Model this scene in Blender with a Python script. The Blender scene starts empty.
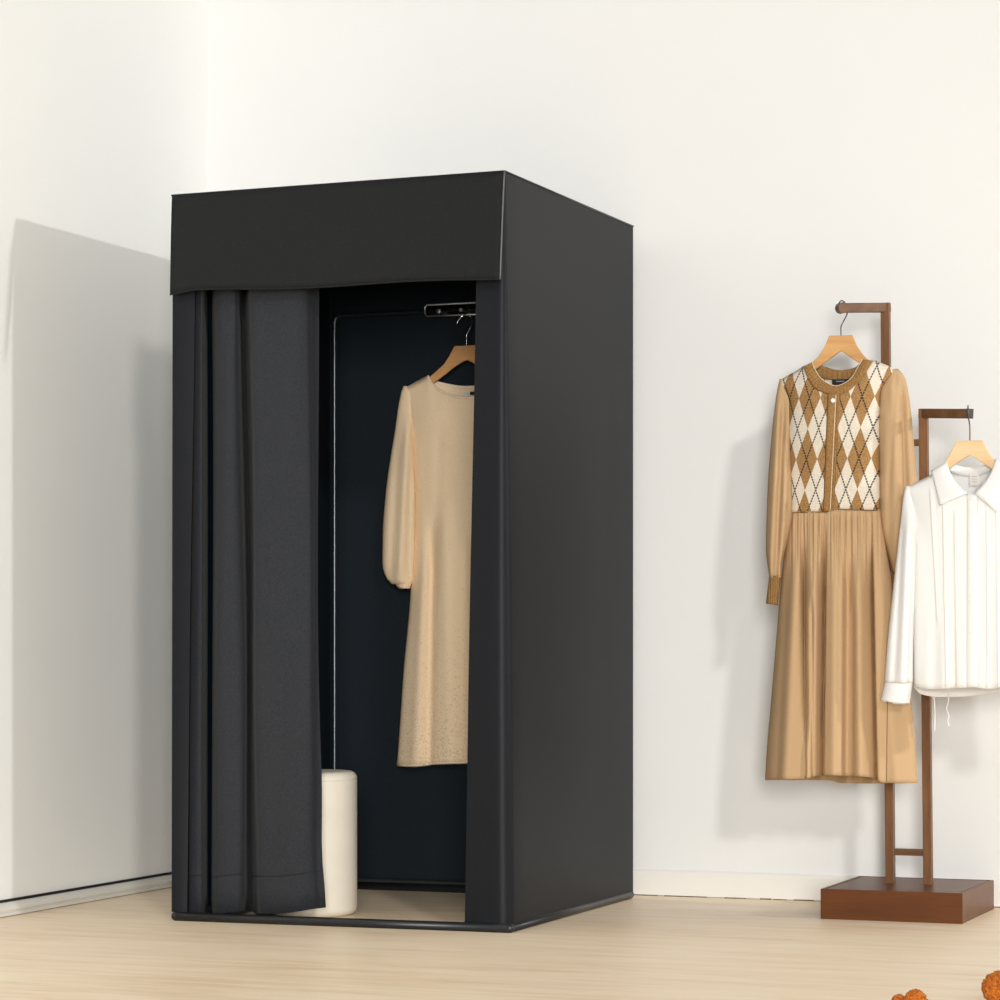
import bpy, bmesh, math, random
from mathutils import Vector, noise
random.seed(3)
scene = bpy.context.scene
COL = scene.collection

# ------------------------------------------------------------------ camera numbers
F_PX = 2780.0
HOR = 640.0
TH = math.atan(1060 / F_PX)
SN, CS = math.sin(TH), math.cos(TH)
CX, CY, CZ = 2.5775, -6.8262, 0.7690


def P(px, py, Y):
    """point of the plane y = Y seen at a given place of the photograph"""
    d = (Y - CY) / ((px - 500) / F_PX * SN + CS)
    l = (px - 500) / F_PX * d
    return Vector((CX + l * CS - d * SN, Y, CZ + (HOR - py) / F_PX * d))


def floor_point(px, py, z=0.0):
    d = (CZ - z) * F_PX / (py - HOR)
    l = (px - 500) / F_PX * d
    return Vector((CX + l * CS - d * SN, CY + l * SN + d * CS, z))


# ------------------------------------------------------------------ materials
def lin(c):
    return tuple(((v / 255) / 12.92 if v / 255 <= 0.04045 else ((v / 255 + 0.055) / 1.055) ** 2.4) for v in c) + (1.0,)


class Nodes:
    def __init__(self, name):
        self.m = bpy.data.materials.new(name)
        self.m.use_nodes = True
        self.t = self.m.node_tree
        self.b = self.t.nodes['Principled BSDF']
        self.tc = self.t.nodes.new('ShaderNodeTexCoord')

    def n(self, kind, **kw):
        o = self.t.nodes.new(kind)
        for k, v in kw.items():
            setattr(o, k, v)
        return o

    def l(self, a, b):
        self.t.links.new(a, b)

    def math(self, op, a, b=None):
        o = self.n('ShaderNodeMath', operation=op)
        for i, v in enumerate((a, b)):
            if v is None:
                continue
            if isinstance(v, (int, float)):
                o.inputs[i].default_value = v
            else:
                self.l(v, o.inputs[i])
        return o.outputs[0]

    def mapped(self, scale):
        mp = self.n('ShaderNodeMapping')
        mp.inputs['Scale'].default_value = scale
        self.l(self.tc.outputs['Object'], mp.inputs['Vector'])
        return mp.outputs['Vector']

    def noise(self, vec, scale, detail=3, rough=0.55):
        o = self.n('ShaderNodeTexNoise')
        o.inputs['Scale'].default_value = scale
        o.inputs['Detail'].default_value = detail
        o.inputs['Roughness'].default_value = rough
        self.l(vec, o.inputs['Vector'])
        return o.outputs['Fac']

    def ramp(self, fac, stops):
        r = self.n('ShaderNodeValToRGB')
        e = r.color_ramp.elements
        e[0].position, e[0].color = stops[0]
        e[1].position, e[1].color = stops[-1]
        for p, c in stops[1:-1]:
            x = e.new(p)
            x.color = c
        self.l(fac, r.inputs['Fac'])
        return r.outputs['Color']

    def mix(self, fac, a, b, mode='MIX'):
        o = self.n('ShaderNodeMix', data_type='RGBA', blend_type=mode)
        for sock, v in ((o.inputs[0], fac), (o.inputs[6], a), (o.inputs[7], b)):
            if isinstance(v, (int, float)):
                sock.default_value = v
            elif isinstance(v, tuple):
                sock.default_value = v
            else:
                self.l(v, sock)
        return o.outputs[2]

    def bump(self, h, strength, dist=0.002):
        o = self.n('ShaderNodeBump')
        o.inputs['Strength'].default_value = strength
        o.inputs['Distance'].default_value = dist
        self.l(h, o.inputs['Height'])
        self.l(o.outputs['Normal'], self.b.inputs['Normal'])

    def base(self, c):
        if isinstance(c, tuple):
            self.b.inputs['Base Color'].default_value = c
        else:
            self.l(c, self.b.inputs['Base Color'])


def simple(name, rgb, rough=0.6, var=0.06, scale=30, stretch=(1, 1, 1), bump=0.0, bscale=None, metal=0.0, spec=0.5, sheen=0.0):
    N = Nodes(name)
    c = lin(rgb)
    v = N.mapped(stretch)
    f = N.noise(v, scale)
    lo = tuple(x * (1 - var) for x in c[:3]) + (1,)
    hi = tuple(min(1, x * (1 + var)) for x in c[:3]) + (1,)
    N.base(N.ramp(f, [(0.3, lo), (0.7, hi)]))
    N.b.inputs['Roughness'].default_value = rough
    N.b.inputs['Metallic'].default_value = metal
    N.b.inputs['Specular IOR Level'].default_value = spec
    if sheen:
        N.b.inputs['Sheen Weight'].default_value = sheen
        N.b.inputs['Sheen Roughness'].default_value = 0.5
    if bump:
        N.bump(N.noise(v, bscale or scale, 4), bump)
    return N.m


def wood(name, dark, light, along='X', rough=0.45, scale=1.0, spec=0.4):
    N = Nodes(name)
    st = {'X': (1.2, 14, 14), 'Z': (14, 14, 1.2), 'Y': (14, 1.2, 14)}[along]
    v = N.mapped(tuple(s * scale for s in st))
    a = N.noise(v, 3.0, 5, 0.6)
    v2 = N.mapped(tuple(s * scale * 4 for s in st))
    b = N.noise(v2, 4.0, 3, 0.6)
    f = N.math('ADD', N.math('MULTIPLY', a, 0.7), N.math('MULTIPLY', b, 0.3))
    N.base(N.ramp(f, [(0.35, lin(dark)), (0.65, lin(light))]))
    N.b.inputs['Roughness'].default_value = rough
    N.b.inputs['Specular IOR Level'].default_value = spec
    N.bump(b, 0.05)
    return N.m


def floor_material():
    N = Nodes('pale_oak_floor')
    v = N.mapped((0.55, 5.0, 1))
    a = N.noise(v, 3.2, 6, 0.6)
    v2 = N.mapped((2.2, 34, 1))
    b = N.noise(v2, 3.0, 4, 0.62)
    v3 = N.mapped((0.8, 0.9, 1))
    c = N.noise(v3, 1.4, 2, 0.5)
    f = N.math('ADD', N.math('ADD', N.math('MULTIPLY', a, 0.5), N.math('MULTIPLY', b, 0.28)), N.math('MULTIPLY', c, 0.22))
    col = N.ramp(f, [(0.36, lin((231, 202, 166))), (0.50, lin((247, 225, 194))), (0.64, lin((253, 236, 210)))])
    # plank joints running along x
    sep = N.n('ShaderNodeSeparateXYZ')
    N.l(N.tc.outputs['Object'], sep.inputs[0])
    fr = N.math('FRACT', N.math('DIVIDE', N.math('ADD', sep.outputs['Y'], 20.06), 0.46))
    joint = N.math('LESS_THAN', fr, 0.006)
    col = N.mix(N.math('MULTIPLY', joint, 0.28), col, lin((150, 118, 88)))
    N.base(col)
    rr = N.n('ShaderNodeMapRange')
    rr.inputs['To Min'].default_value = 0.34
    rr.inputs['To Max'].default_value = 0.55
    N.l(a, rr.inputs['Value'])
    N.l(rr.outputs[0], N.b.inputs['Roughness'])
    N.b.inputs['Specular IOR Level'].default_value = 0.42
    N.bump(b, 0.06)
    return N.m


def wall_material(name, rgb, gloss=0.75):
    N = Nodes(name)
    c = lin(rgb)
    v = N.mapped((1, 1, 1))
    f = N.noise(v, 2.2, 4, 0.5)
    N.base(N.ramp(f, [(0.3, tuple(x * 0.985 for x in c[:3]) + (1,)), (0.7, c)]))
    N.b.inputs['Roughness'].default_value = gloss
    N.b.inputs['Specular IOR Level'].default_value = 0.2
    N.bump(N.noise(v, 90, 3), 0.04)
    return N.m


def chipped_paint():
    N = Nodes('chipped_white_paint')
    v = N.mapped((6, 6, 26))
    f = N.noise(v, 2.6, 6, 0.72)
    sep = N.n('ShaderNodeSeparateXYZ')
    N.l(N.tc.outputs['Object'], sep.inputs[0])
    low = N.n('ShaderNodeMapRange')
    low.inputs['From Min'].default_value = 0.0
    low.inputs['From Max'].default_value = 0.016
    low.inputs['To Min'].default_value = 0.14
    low.inputs['To Max'].default_value = 0.0
    N.l(sep.outputs['Z'], low.inputs['Value'])
    chip = N.math('GREATER_THAN', N.math('ADD', f, low.outputs[0]), 0.735)
    N.base(N.mix(N.math('MULTIPLY', chip, 0.55), lin((229, 226, 219)), lin((150, 138, 122))))
    N.b.inputs['Roughness'].default_value = 0.6
    N.bump(f, 0.12)
    return N.m


def canvas(name, rgb, rough, sheen, spec=0.35, bump=0.25):
    N = Nodes(name)
    c = lin(rgb)
    v = N.mapped((1, 1, 1))
    f = N.noise(v, 260, 3, 0.7)
    N.base(N.ramp(f, [(0.3, tuple(x * 0.72 for x in c[:3]) + (1,)), (0.7, tuple(x * 1.28 for x in c[:3]) + (1,))]))
    N.b.inputs['Roughness'].default_value = rough
    N.b.inputs['Specular IOR Level'].default_value = spec
    N.b.inputs['Sheen Weight'].default_value = sheen
    N.b.inputs['Sheen Roughness'].default_value = 0.45
    N.bump(N.noise(v, 520, 3, 0.7), bump, 0.001)
    return N.m


def knit(name, rgb, rgb_dark, scale=260, thr=(0.35, 0.65), bump=0.5):
    N = Nodes(name)
    v = N.mapped((1, 1, 1))
    f = N.noise(v, scale, 3, 0.7)
    N.base(N.ramp(f, [(thr[0], lin(rgb_dark)), (thr[1], lin(rgb))]))
    N.b.inputs['Roughness'].default_value = 0.9
    N.b.inputs['Specular IOR Level'].default_value = 0.1
    N.b.inputs['Sheen Weight'].default_value = 0.08
    N.bump(f, bump, 0.002)
    return N.m


def boucle_dress():
    """fine oatmeal knit, its mesh looser and more speckled towards the hem"""
    N = Nodes('oatmeal_open_knit')
    v = N.mapped((1, 1, 1))
    f = N.noise(v, 330, 3, 0.7)
    g = N.noise(v, 170, 4, 0.75)
    sep = N.n('ShaderNodeSeparateXYZ')
    N.l(N.tc.outputs['Object'], sep.inputs[0])
    mr = N.n('ShaderNodeMapRange')
    mr.inputs['From Min'].default_value = 0.40
    mr.inputs['From Max'].default_value = 1.05
    mr.inputs['To Min'].default_value = 0.13
    mr.inputs['To Max'].default_value = 0.0
    N.l(sep.outputs['Z'], mr.inputs['Value'])
    hole = N.math('GREATER_THAN', N.math('ADD', g, mr.outputs[0]), 0.675)
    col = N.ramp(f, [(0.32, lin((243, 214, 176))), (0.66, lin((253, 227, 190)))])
    col = N.mix(N.math('MULTIPLY', hole, 0.32), col, lin((150, 120, 88)))
    N.base(col)
    N.b.inputs['Roughness'].default_value = 0.9
    N.b.inputs['Specular IOR Level'].default_value = 0.1
    N.bump(f, 0.5, 0.002)
    return N.m


def argyle(xc, zc, px_m):
    N = Nodes('argyle_knit')
    sep = N.n('ShaderNodeSeparateXYZ')
    N.l(N.tc.outputs['Object'], sep.inputs[0])
    # the front closing runs slightly aslant: the pattern follows it
    xs = N.math('SUBTRACT', sep.outputs['X'], xc)
    xs = N.math('SUBTRACT', xs, N.math('MULTIPLY', N.math('SUBTRACT', sep.outputs['Z'], zc), 0.05))
    u = N.math('ABSOLUTE', xs)
    w, h = 22.5 * px_m, 60.0 * px_m
    u = N.math('DIVIDE', N.math('SUBTRACT', u, 15.0 * px_m), w)
    v = N.math('DIVIDE', N.math('SUBTRACT', sep.outputs['Z'], zc), h)
    a = N.math('ADD', N.math('ADD', u, v), 0.5)
    b = N.math('ADD', N.math('SUBTRACT', u, v), 0.5)
    s = N.math('ADD', N.math('ADD', N.math('FLOOR', a), N.math('FLOOR', b)), 40.0)
    par = N.math('MODULO', s, 2.0)
    par = N.math('GREATER_THAN', par, 0.5)
    vec = N.mapped((1, 1, 1))
    f = N.noise(vec, 300, 3, 0.75)
    tan = N.ramp(f, [(0.34, lin((128, 94, 56))), (0.66, lin((180, 142, 94)))])
    cream = N.ramp(f, [(0.34, lin((204, 192, 172))), (0.66, lin((230, 222, 208)))])
    col = N.mix(par, cream, tan)
    la = N.math('LESS_THAN', N.math('ABSOLUTE', N.math('SUBTRACT', N.math('FRACT', N.math('ADD', a, 40.0)), 0.5)), 0.034)
    lb = N.math('LESS_THAN', N.math('ABSOLUTE', N.math('SUBTRACT', N.math('FRACT', N.math('ADD', b, 40.0)), 0.5)), 0.034)
    line = N.math('MAXIMUM', la, lb)
    dash = N.math('LESS_THAN', N.math('FRACT', N.math('DIVIDE', sep.outputs['Z'], 0.0075)), 0.78)
    line = N.math('MULTIPLY', N.math('MULTIPLY', line, dash), 0.92)
    col = N.mix(line, col, lin((46, 40, 44)))
    N.base(col)
    N.b.inputs['Roughness'].default_value = 0.9
    N.b.inputs['Specular IOR Level'].default_value = 0.1
    N.bump(f, 0.45, 0.002)
    return N.m


def rib(name, rgb, rgb_dark):
    N = Nodes(name)
    vec = N.mapped((1, 1, 1))
    f = N.noise(vec, 300, 3, 0.75)
    N.base(N.ramp(f, [(0.34, lin(rgb_dark)), (0.66, lin(rgb))]))
    N.b.inputs['Roughness'].default_value = 0.9
    N.b.inputs['Specular IOR Level'].default_value = 0.1
    N.bump(f, 0.4, 0.002)
    return N.m


M = {}
M['floor'] = floor_material()
M['wall_back'] = wall_material('warm_white_wall', (229, 229, 227))
M['wall_left'] = wall_material('cool_white_wall', (238, 238, 234))
M['chip'] = chipped_paint()
M['cove'] = simple('white_moulding', (222, 218, 208), 0.35, 0.02, 8)
M['black_gap'] = simple('black_shadow_groove', (16, 16, 17), 0.7, 0.1, 40)  # shade of the groove over the left moulding, painted as black
M['floor_gap'] = simple('brown_floor_crack', (120, 104, 84), 0.9, 0.3, 60)  # brown strips drawn for the dark gap and cracks along the floor
M['canvas'] = canvas('charcoal_canvas', (20, 22, 27), 0.48, 0.0, 0.17)
M['valance'] = canvas('charcoal_matte_cloth', (29, 30, 31), 0.75, 0.02, 0.15)
M['lining'] = canvas('navy_black_lining', (15, 25, 32), 0.6, 0.0, 0.25, 0.1)
M['curtain'] = canvas('graphite_felt', (46, 48, 52), 0.9, 0.05, 0.15, 0.35)
M['seam'] = simple('grey_piping', (92, 92, 92), 0.5, 0.1, 200)
M['stitch'] = simple('black_stitching', (20, 21, 22), 0.8, 0.2, 300)
M['tube'] = simple('black_powder_coated_tube', (22, 25, 28), 0.38, 0.1, 60, spec=0.5)
M['trim_tube'] = simple('dark_polished_tube', (92, 97, 100), 0.34, 0.1, 60, metal=0.9)
M['chrome'] = simple('chrome', (205, 205, 205), 0.18, 0.04, 40, metal=1.0)
M['satin'] = simple('satin_chrome', (215, 215, 215), 0.42, 0.04, 40, metal=1.0)
M['dark_steel'] = simple('dark_steel_wire', (96, 92, 90), 0.3, 0.05, 40, metal=1.0)
M['stool'] = simple('cream_plaster', (240, 232, 216), 0.55, 0.025, 14, bump=0.05, bscale=70)
M['stand'] = wood('walnut_frame', (92, 60, 33), (130, 88, 52), 'Z', 0.38)
M['stand_x'] = wood('walnut_arm', (88, 58, 32), (120, 82, 50), 'X', 0.38)
M['stand_base'] = wood('walnut_base', (84, 45, 15), (102, 58, 22), 'X', 0.38, 0.6, 0.3)
M['hanger'] = wood('beech_hanger', (190, 140, 84), (214, 166, 108), 'X', 0.45)
M['hanger_pale'] = wood('pale_beech_hanger', (222, 184, 136), (238, 204, 160), 'X', 0.45)
M['hanger_dark'] = wood('honey_beech_hanger', (190, 138, 84), (212, 160, 104), 'X', 0.45)
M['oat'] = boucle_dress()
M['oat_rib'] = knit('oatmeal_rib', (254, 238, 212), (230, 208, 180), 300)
M['tan_rib'] = rib('tan_rib', (172, 134, 86), (118, 86, 50))
M['tan_cloth'] = simple('camel_cloth', (190, 159, 122), 0.95, 0.04, 900, (1, 1, 0.25), 0.10, 700, spec=0.04)
M['thread'] = simple('brown_thread', (112, 80, 48), 0.9, 0.1, 200)
M['cream_pipe'] = simple('cream_edge_piping', (226, 208, 176), 0.8, 0.05, 200)
M['white_cloth'] = simple('white_cotton', (234, 233, 230), 0.85, 0.015, 900, (1, 1, 0.3), 0.12, 700, spec=0.12)
M['white_line'] = simple('ivory_stitching', (214, 206, 190), 0.9, 0.03, 300)
M['white_button'] = simple('ivory_button', (240, 234, 222), 0.3, 0.02, 100)
M['pearl'] = simple('pearl_button', (245, 240, 228), 0.2, 0.02, 100)
M['label_black'] = simple('black_woven_label', (28, 28, 30), 0.8, 0.1, 300)
M['label_white'] = simple('white_woven_label', (222, 218, 210), 0.8, 0.03, 300)
M['label_grey'] = simple('grey_print', (150, 150, 150), 0.8, 0.03, 300)


def pom_material():
    N = Nodes('orange_nubbly_yarn')
    v = N.mapped((1, 1, 1))
    f = N.noise(v, 190, 4, 0.8)
    N.base(N.ramp(f, [(0.36, lin((120, 50, 6))), (0.52, lin((196, 104, 18))), (0.68, lin((226, 142, 36)))]))
    N.b.inputs['Roughness'].default_value = 0.9
    N.bump(f, 1.0, 0.004)
    return N.m


M['pom'] = pom_material()


def acrylic():
    N = Nodes('clear_acrylic')
    f = N.noise(N.mapped((1, 1, 1)), 40)
    N.base(N.ramp(f, [(0.2, (0.90, 0.95, 0.97, 1)), (0.8, (0.95, 0.98, 1.0, 1))]))
    N.b.inputs['Roughness'].default_value = 0.04
    N.b.inputs['Transmission Weight'].default_value = 1.0
    N.b.inputs['IOR'].default_value = 1.3
    return N.m


M['acrylic'] = acrylic()

# ------------------------------------------------------------------ object helpers


def empty(name, loc, label, cat, group=None):
    o = bpy.data.objects.new(name, None)
    o.empty_display_size = 0.05
    o.location = loc
    COL.objects.link(o)
    o['label'] = label
    o['category'] = cat
    if group:
        o['group'] = group
    return o


def root_of(p):
    v = Vector((0, 0, 0))
    while p:
        v += Vector(p.location)
        p = p.parent
    return v


def link(name, bm, mats, parent=None, smooth=True, label=None):
    """bm is in world coordinates; the object is shifted below its parent"""
    if not isinstance(mats, (list, tuple)):
        mats = [mats]
    me = bpy.data.meshes.new(name)
    bm.normal_update()
    bm.to_mesh(me)
    bm.free()
    for m in mats:
        me.materials.append(m)
    if smooth:
        for p in me.polygons:
            p.use_smooth = True
    o = bpy.data.objects.new(name, me)
    COL.objects.link(o)
    if parent:
        o.parent = parent
        o.location = -root_of(parent)
    if label:
        o['label'] = label
    return o


def structure(name, bm, mat, smooth=False):
    o = link(name, bm, mat, None, smooth)
    o['kind'] = 'structure'
    return o


def mod_bevel(o, w, seg=2, angle=35):
    m = o.modifiers.new('bevel', 'BEVEL')
    m.width = w
    m.segments = seg
    m.limit_method = 'ANGLE'
    m.angle_limit = math.radians(angle)
    return o


def mod_solid(o, t, offset=0.0, mat_off=0):
    m = o.modifiers.new('solid', 'SOLIDIFY')
    m.thickness = t
    m.offset = offset
    m.material_offset = mat_off
    m.material_offset_rim = 0
    return o


def mod_sub(o, lv=1):
    m = o.modifiers.new('sub', 'SUBSURF')
    m.levels = lv
    m.render_levels = lv
    return o


def box(bm, lo, hi):
    vs = [bm.verts.new((x, y, z)) for x in (lo[0], hi[0]) for y in (lo[1], hi[1]) for z in (lo[2], hi[2])]
    for f in ((0, 1, 3, 2), (4, 6, 7, 5), (0, 4, 5, 1), (2, 3, 7, 6), (0, 2, 6, 4), (1, 5, 7, 3)):
        bm.faces.new([vs[i] for i in f])


def bar(bm, a, b, up, w, h, w2=None):
    """rectangular bar from a to b; w across, h along up"""
    a, b = Vector(a), Vector(b)
    d = (b - a).normalized()
    side = d.cross(Vector(up)).normalized()
    u = side.cross(d).normalized()
    r = []
    for p in (a, b):
        r.append([bm.verts.new(p + side * sx * w / 2 + u * sy * h / 2) for sx, sy in ((-1, -1), (1, -1), (1, 1), (-1, 1))])
    for i in range(4):
        bm.faces.new((r[0][i], r[0][(i + 1) % 4], r[1][(i + 1) % 4], r[1][i]))
    bm.faces.new(r[0][::-1])
    bm.faces.new(r[1])


def smooth_path(pts, n=6):
    pts = [Vector(p) for p in pts]
    if len(pts) < 3:
        return pts
    out = []
    for i in range(len(pts) - 1):
        p0 = pts[max(i - 1, 0)]
        p1, p2 = pts[i], pts[i + 1]
        p3 = pts[min(i + 2, len(pts) - 1)]
        for k in range(n):
            t = k / n
            out.append(0.5 * ((2 * p1) + (p2 - p0) * t + (2 * p0 - 5 * p1 + 4 * p2 - p3) * t * t + (3 * p1 - p0 - 3 * p2 + p3) * t ** 3))
    out.append(pts[-1])
    return out


def tube(bm, pts, r, seg=10, closed=False):
    pts = [Vector(p) for p in pts]
    n = len(pts)
    rings = []
    ref = None
    for i, p in enumerate(pts):
        if closed:
            d = (pts[(i + 1) % n] - pts[i - 1]).normalized()
        else:
            d = (pts[min(i + 1, n - 1)] - pts[max(i - 1, 0)]).normalized()
        if ref is None:
            ref = Vector((0, 1, 0)) if abs(d.y) < 0.9 else Vector((0, 0, 1))
        s = d.cross(ref).normalized()
        ref = s.cross(d).normalized()
        rr = r[i] if isinstance(r, (list, tuple)) else r
        rings.append([bm.verts.new(p + (s * math.cos(2 * math.pi * k / seg) + ref * math.sin(2 * math.pi * k / seg)) * rr) for k in range(seg)])
    m = n if closed else n - 1
    for i in range(m):
        a, b = rings[i], rings[(i + 1) % n]
        for k in range(seg):
            bm.faces.new((a[k], a[(k + 1) % seg], b[(k + 1) % seg], b[k]))
    if not closed:
        bm.faces.new(rings[0][::-1])
        bm.faces.new(rings[-1])


def lathe(bm, prof, c, seg=64):
    rings = []
    for r, z in prof:
        if r < 1e-6:
            rings.append([bm.verts.new((c[0], c[1], c[2] + z))])
        else:
            rings.append([bm.verts.new((c[0] + r * math.cos(2 * math.pi * k / seg), c[1] + r * math.sin(2 * math.pi * k / seg), c[2] + z)) for k in range(seg)])
    for a, b in zip(rings, rings[1:]):
        for k in range(seg):
            k2 = (k + 1) % seg
            if len(a) == 1 and len(b) == 1:
                continue
            if len(a) == 1:
                bm.faces.new((a[0], b[k2], b[k]))
            elif len(b) == 1:
                bm.faces.new((a[k], a[k2], b[0]))
            else:
                bm.faces.new((a[k], a[k2], b[k2], b[k]))


def disc(bm, c, r, t, seg=20):
    """small disc facing the front (-y), slightly domed"""
    prof = [(0.0, t), (r * 0.6, t), (r * 0.9, t * 0.8), (r, t * 0.3), (r, 0)]
    rings = []
    for rr, h in prof:
        if rr == 0:
            rings.append([bm.verts.new((c[0], c[1] - h, c[2]))])
        else:
            rings.append([bm.verts.new((c[0] + rr * math.cos(2 * math.pi * k / seg), c[1] - h, c[2] + rr * math.sin(2 * math.pi * k / seg))) for k in range(seg)])
    for a, b in zip(rings, rings[1:]):
        for k in range(seg):
            k2 = (k + 1) % seg
            if len(a) == 1:
                bm.faces.new((a[0], b[k], b[k2]))
            else:
                bm.faces.new((a[k], b[k], b[k2], a[k2]))
    bm.faces.new(rings[-1][::-1])


def curve1(pts):
    """smooth function through (t, value) pairs, flat beyond the ends"""
    pts = sorted(pts)
    xs = [p[0] for p in pts]
    ys = [p[1] for p in pts]
    n = len(pts)
    m = []
    for i in range(n):
        if n == 1:
            m.append(0)
        elif i == 0:
            m.append((ys[1] - ys[0]) / (xs[1] - xs[0]))
        elif i == n - 1:
            m.append((ys[-1] - ys[-2]) / (xs[-1] - xs[-2]))
        else:
            a = (ys[i] - ys[i - 1]) / (xs[i] - xs[i - 1])
            b = (ys[i + 1] - ys[i]) / (xs[i + 1] - xs[i])
            m.append(0.0 if a * b <= 0 else 2 * a * b / (a + b))

    def f(x):
        if x <= xs[0]:
            return ys[0]
        if x >= xs[-1]:
            return ys[-1]
        i = 0
        while x > xs[i + 1]:
            i += 1
        h = xs[i + 1] - xs[i]
        t = (x - xs[i]) / h
        return ((2 * t ** 3 - 3 * t * t + 1) * ys[i] + (t ** 3 - 2 * t * t + t) * h * m[i] + (-2 * t ** 3 + 3 * t * t) * ys[i + 1] + (t ** 3 - t * t) * h * m[i + 1])
    return f


def sstep(a, b, x):
    t = max(0.0, min(1.0, (x - a) / (b - a)))
    return t * t * (3 - 2 * t)


def shell(xl, xr, top_f, top_b, bot_f, bot_b, Yc, dep, fold_f=None, fold_b=None, nu=40, nv=36, yref=None):
    """hollow garment piece: a front and a back cloth joined along both sides.
    xl, xr: side edges (y -> x); top_*, bot_*: edges (x -> y); dep(u, y, x, s): half depth"""
    bm = bmesh.new()
    if yref is None:
        yref = top_f(0.5 * (xl(0) + xr(0)))
    grids = []
    for side, top, bot, fold in ((-1, top_f, bot_f, fold_f), (1, top_b, bot_b, fold_b)):
        g = []
        for j in range(nv + 1):
            s = j / nv
            row = []
            for i in range(nu + 1):
                u = -math.cos(math.pi * i / nu) * 0.6 + (-1 + 2 * i / nu) * 0.4
                if side == 1 and i in (0, nu):
                    row.append(None)
                    continue
                k = (u + 1) / 2
                x0 = xl(yref) + (xr(yref) - xl(yref)) * k
                yt = top(x0)
                yb0 = bot(xl(bot(x0)) + (xr(bot(x0)) - xl(bot(x0))) * k)
                y = yt + (yb0 - yt) * s
                x = xl(y) + (xr(y) - xl(y)) * k
                d = dep(u, y, x, s)
                if fold:
                    d += fold(x, y, s) * (1 - abs(u) ** 6)
                yc = Yc(y) if callable(Yc) else Yc
                row.append(bm.verts.new(P(x, y, yc + side * d)))
            g.append(row)
        grids.append(g)
    for j in range(nv + 1):
        grids[1][j][0] = grids[0][j][0]
        grids[1][j][nu] = grids[0][j][nu]
    for gi, g in enumerate(grids):
        for j in range(nv):
            for i in range(nu):
                q = (g[j][i], g[j + 1][i], g[j + 1][i + 1], g[j][i + 1])
                if gi:
                    q = q[::-1]
                bm.faces.new(q)
    return bm


def const(v):
    return lambda *_: v


def tubular(D, p=2.0):
    return lambda u, y, x, s: D * max(0.0, 1 - abs(u) ** p) ** 0.5


def gather(lines):
    """folds: each line is (x_top, y_top, x_bottom, y_bottom, width_px, metres)"""
    def f(x, y, s):
        t = 0.0
        for x0, y0, x1, y1, w, a in lines:
            k = (y - y0) / (y1 - y0)
            if k < -0.05 or k > 1.3:
                continue
            xc = x0 + (x1 - x0) * k
            t += a * math.exp(-((x - xc) / w) ** 2) * sstep(-0.05, 0.12, k) * (1 - sstep(1.05, 1.3, k))
        return t
    return f


def band(inner, outer, yin, yout, t, seg=10):
    """padded band between two edges, given as world points"""
    bm = bmesh.new()
    n = len(inner)
    rings = []
    for i in range(n):
        a, b = inner[i], outer[i]
        mid = (a + b) / 2
        h = (b - a) / 2
        d = (inner[min(i + 1, n - 1)] - inner[max(i - 1, 0)]).normalized()
        nn = d.cross(h.normalized()).normalized()
        rings.append([bm.verts.new(mid + h * math.cos(2 * math.pi * k / seg) + nn * t * math.sin(2 * math.pi * k / seg)) for k in range(seg)])
    for i in range(n - 1):
        for k in range(seg):
            bm.faces.new((rings[i][k], rings[i][(k + 1) % seg], rings[i + 1][(k + 1) % seg], rings[i + 1][k]))
    bm.faces.new(rings[0][::-1])
    bm.faces.new(rings[-1])
    return bm


# ------------------------------------------------------------------ the setting
XL, YB = -1.474, 1.158
bm = bmesh.new()
box(bm, (XL - 0.1, -7.6, -0.08), (5.2, YB + 0.1, 0))
structure('floor', bm, M['floor'])
bm = bmesh.new()
box(bm, (XL - 0.1, YB, 0), (5.2, YB + 0.1, 4.0))
structure('wall_back', bm, M['wall_back'])
bm = bmesh.new()
box(bm, (XL - 0.1, -3.2, 0), (XL, YB, 4.0))
structure('wall_left', bm, M['wall_left'])
# back skirting board with a small ledge, chipped along the floor
bm = bmesh.new()
prof = [(0, 0.003), (0.012, 0.003), (0.012, 0.066), (0.009, 0.074), (0.004, 0.079), (0, 0.079)]
ends = []
for x in (XL + 0.02, 5.15):
    ends.append([bm.verts.new((x, YB - p, z)) for p, z in prof])
for i in range(len(prof)):
    j = (i + 1) % len(prof)
    bm.faces.new((ends[0][i], ends[0][j], ends[1][j], ends[1][i]))
bm.faces.new(ends[0][::-1])
bm.faces.new(ends[1])
structure('baseboard_back', bm, M['chip'])
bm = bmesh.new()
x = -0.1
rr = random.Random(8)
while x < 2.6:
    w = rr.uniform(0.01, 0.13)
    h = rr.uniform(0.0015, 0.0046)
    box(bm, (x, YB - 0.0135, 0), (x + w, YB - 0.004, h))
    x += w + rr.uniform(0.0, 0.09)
structure('trim_1', bm, M['floor_gap'])
# rounded moulding of the left wall and a black strip painting the shadow groove above it
bm = bmesh.new()
prof = [(0, 0.002), (0.024, 0.002), (0.026, 0.005), (0.025, 0.009), (0.021, 0.0115), (0.0165, 0.0125), (0.0165, 0.0145), (0.021, 0.017), (0.0215, 0.021), (0.0195, 0.026), (0.015, 0.031), (0.009, 0.0355), (0.004, 0.0385), (0, 0.039)]
ends = []
for y in (-3.1, YB - 0.013):
    ends.append([bm.verts.new((XL + p, y, z)) for p, z in prof])
for i in range(len(prof)):
    j = (i + 1) % len(prof)
    bm.faces.new((ends[0][i], ends[0][j], ends[1][j], ends[1][i]))
bm.faces.new(ends[0])
bm.faces.new(ends[1][::-1])
structure('baseboard_left', bm, M['cove'])
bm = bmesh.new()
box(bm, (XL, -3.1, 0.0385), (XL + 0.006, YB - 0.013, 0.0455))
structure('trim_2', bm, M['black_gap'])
bm = bmesh.new()
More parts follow.
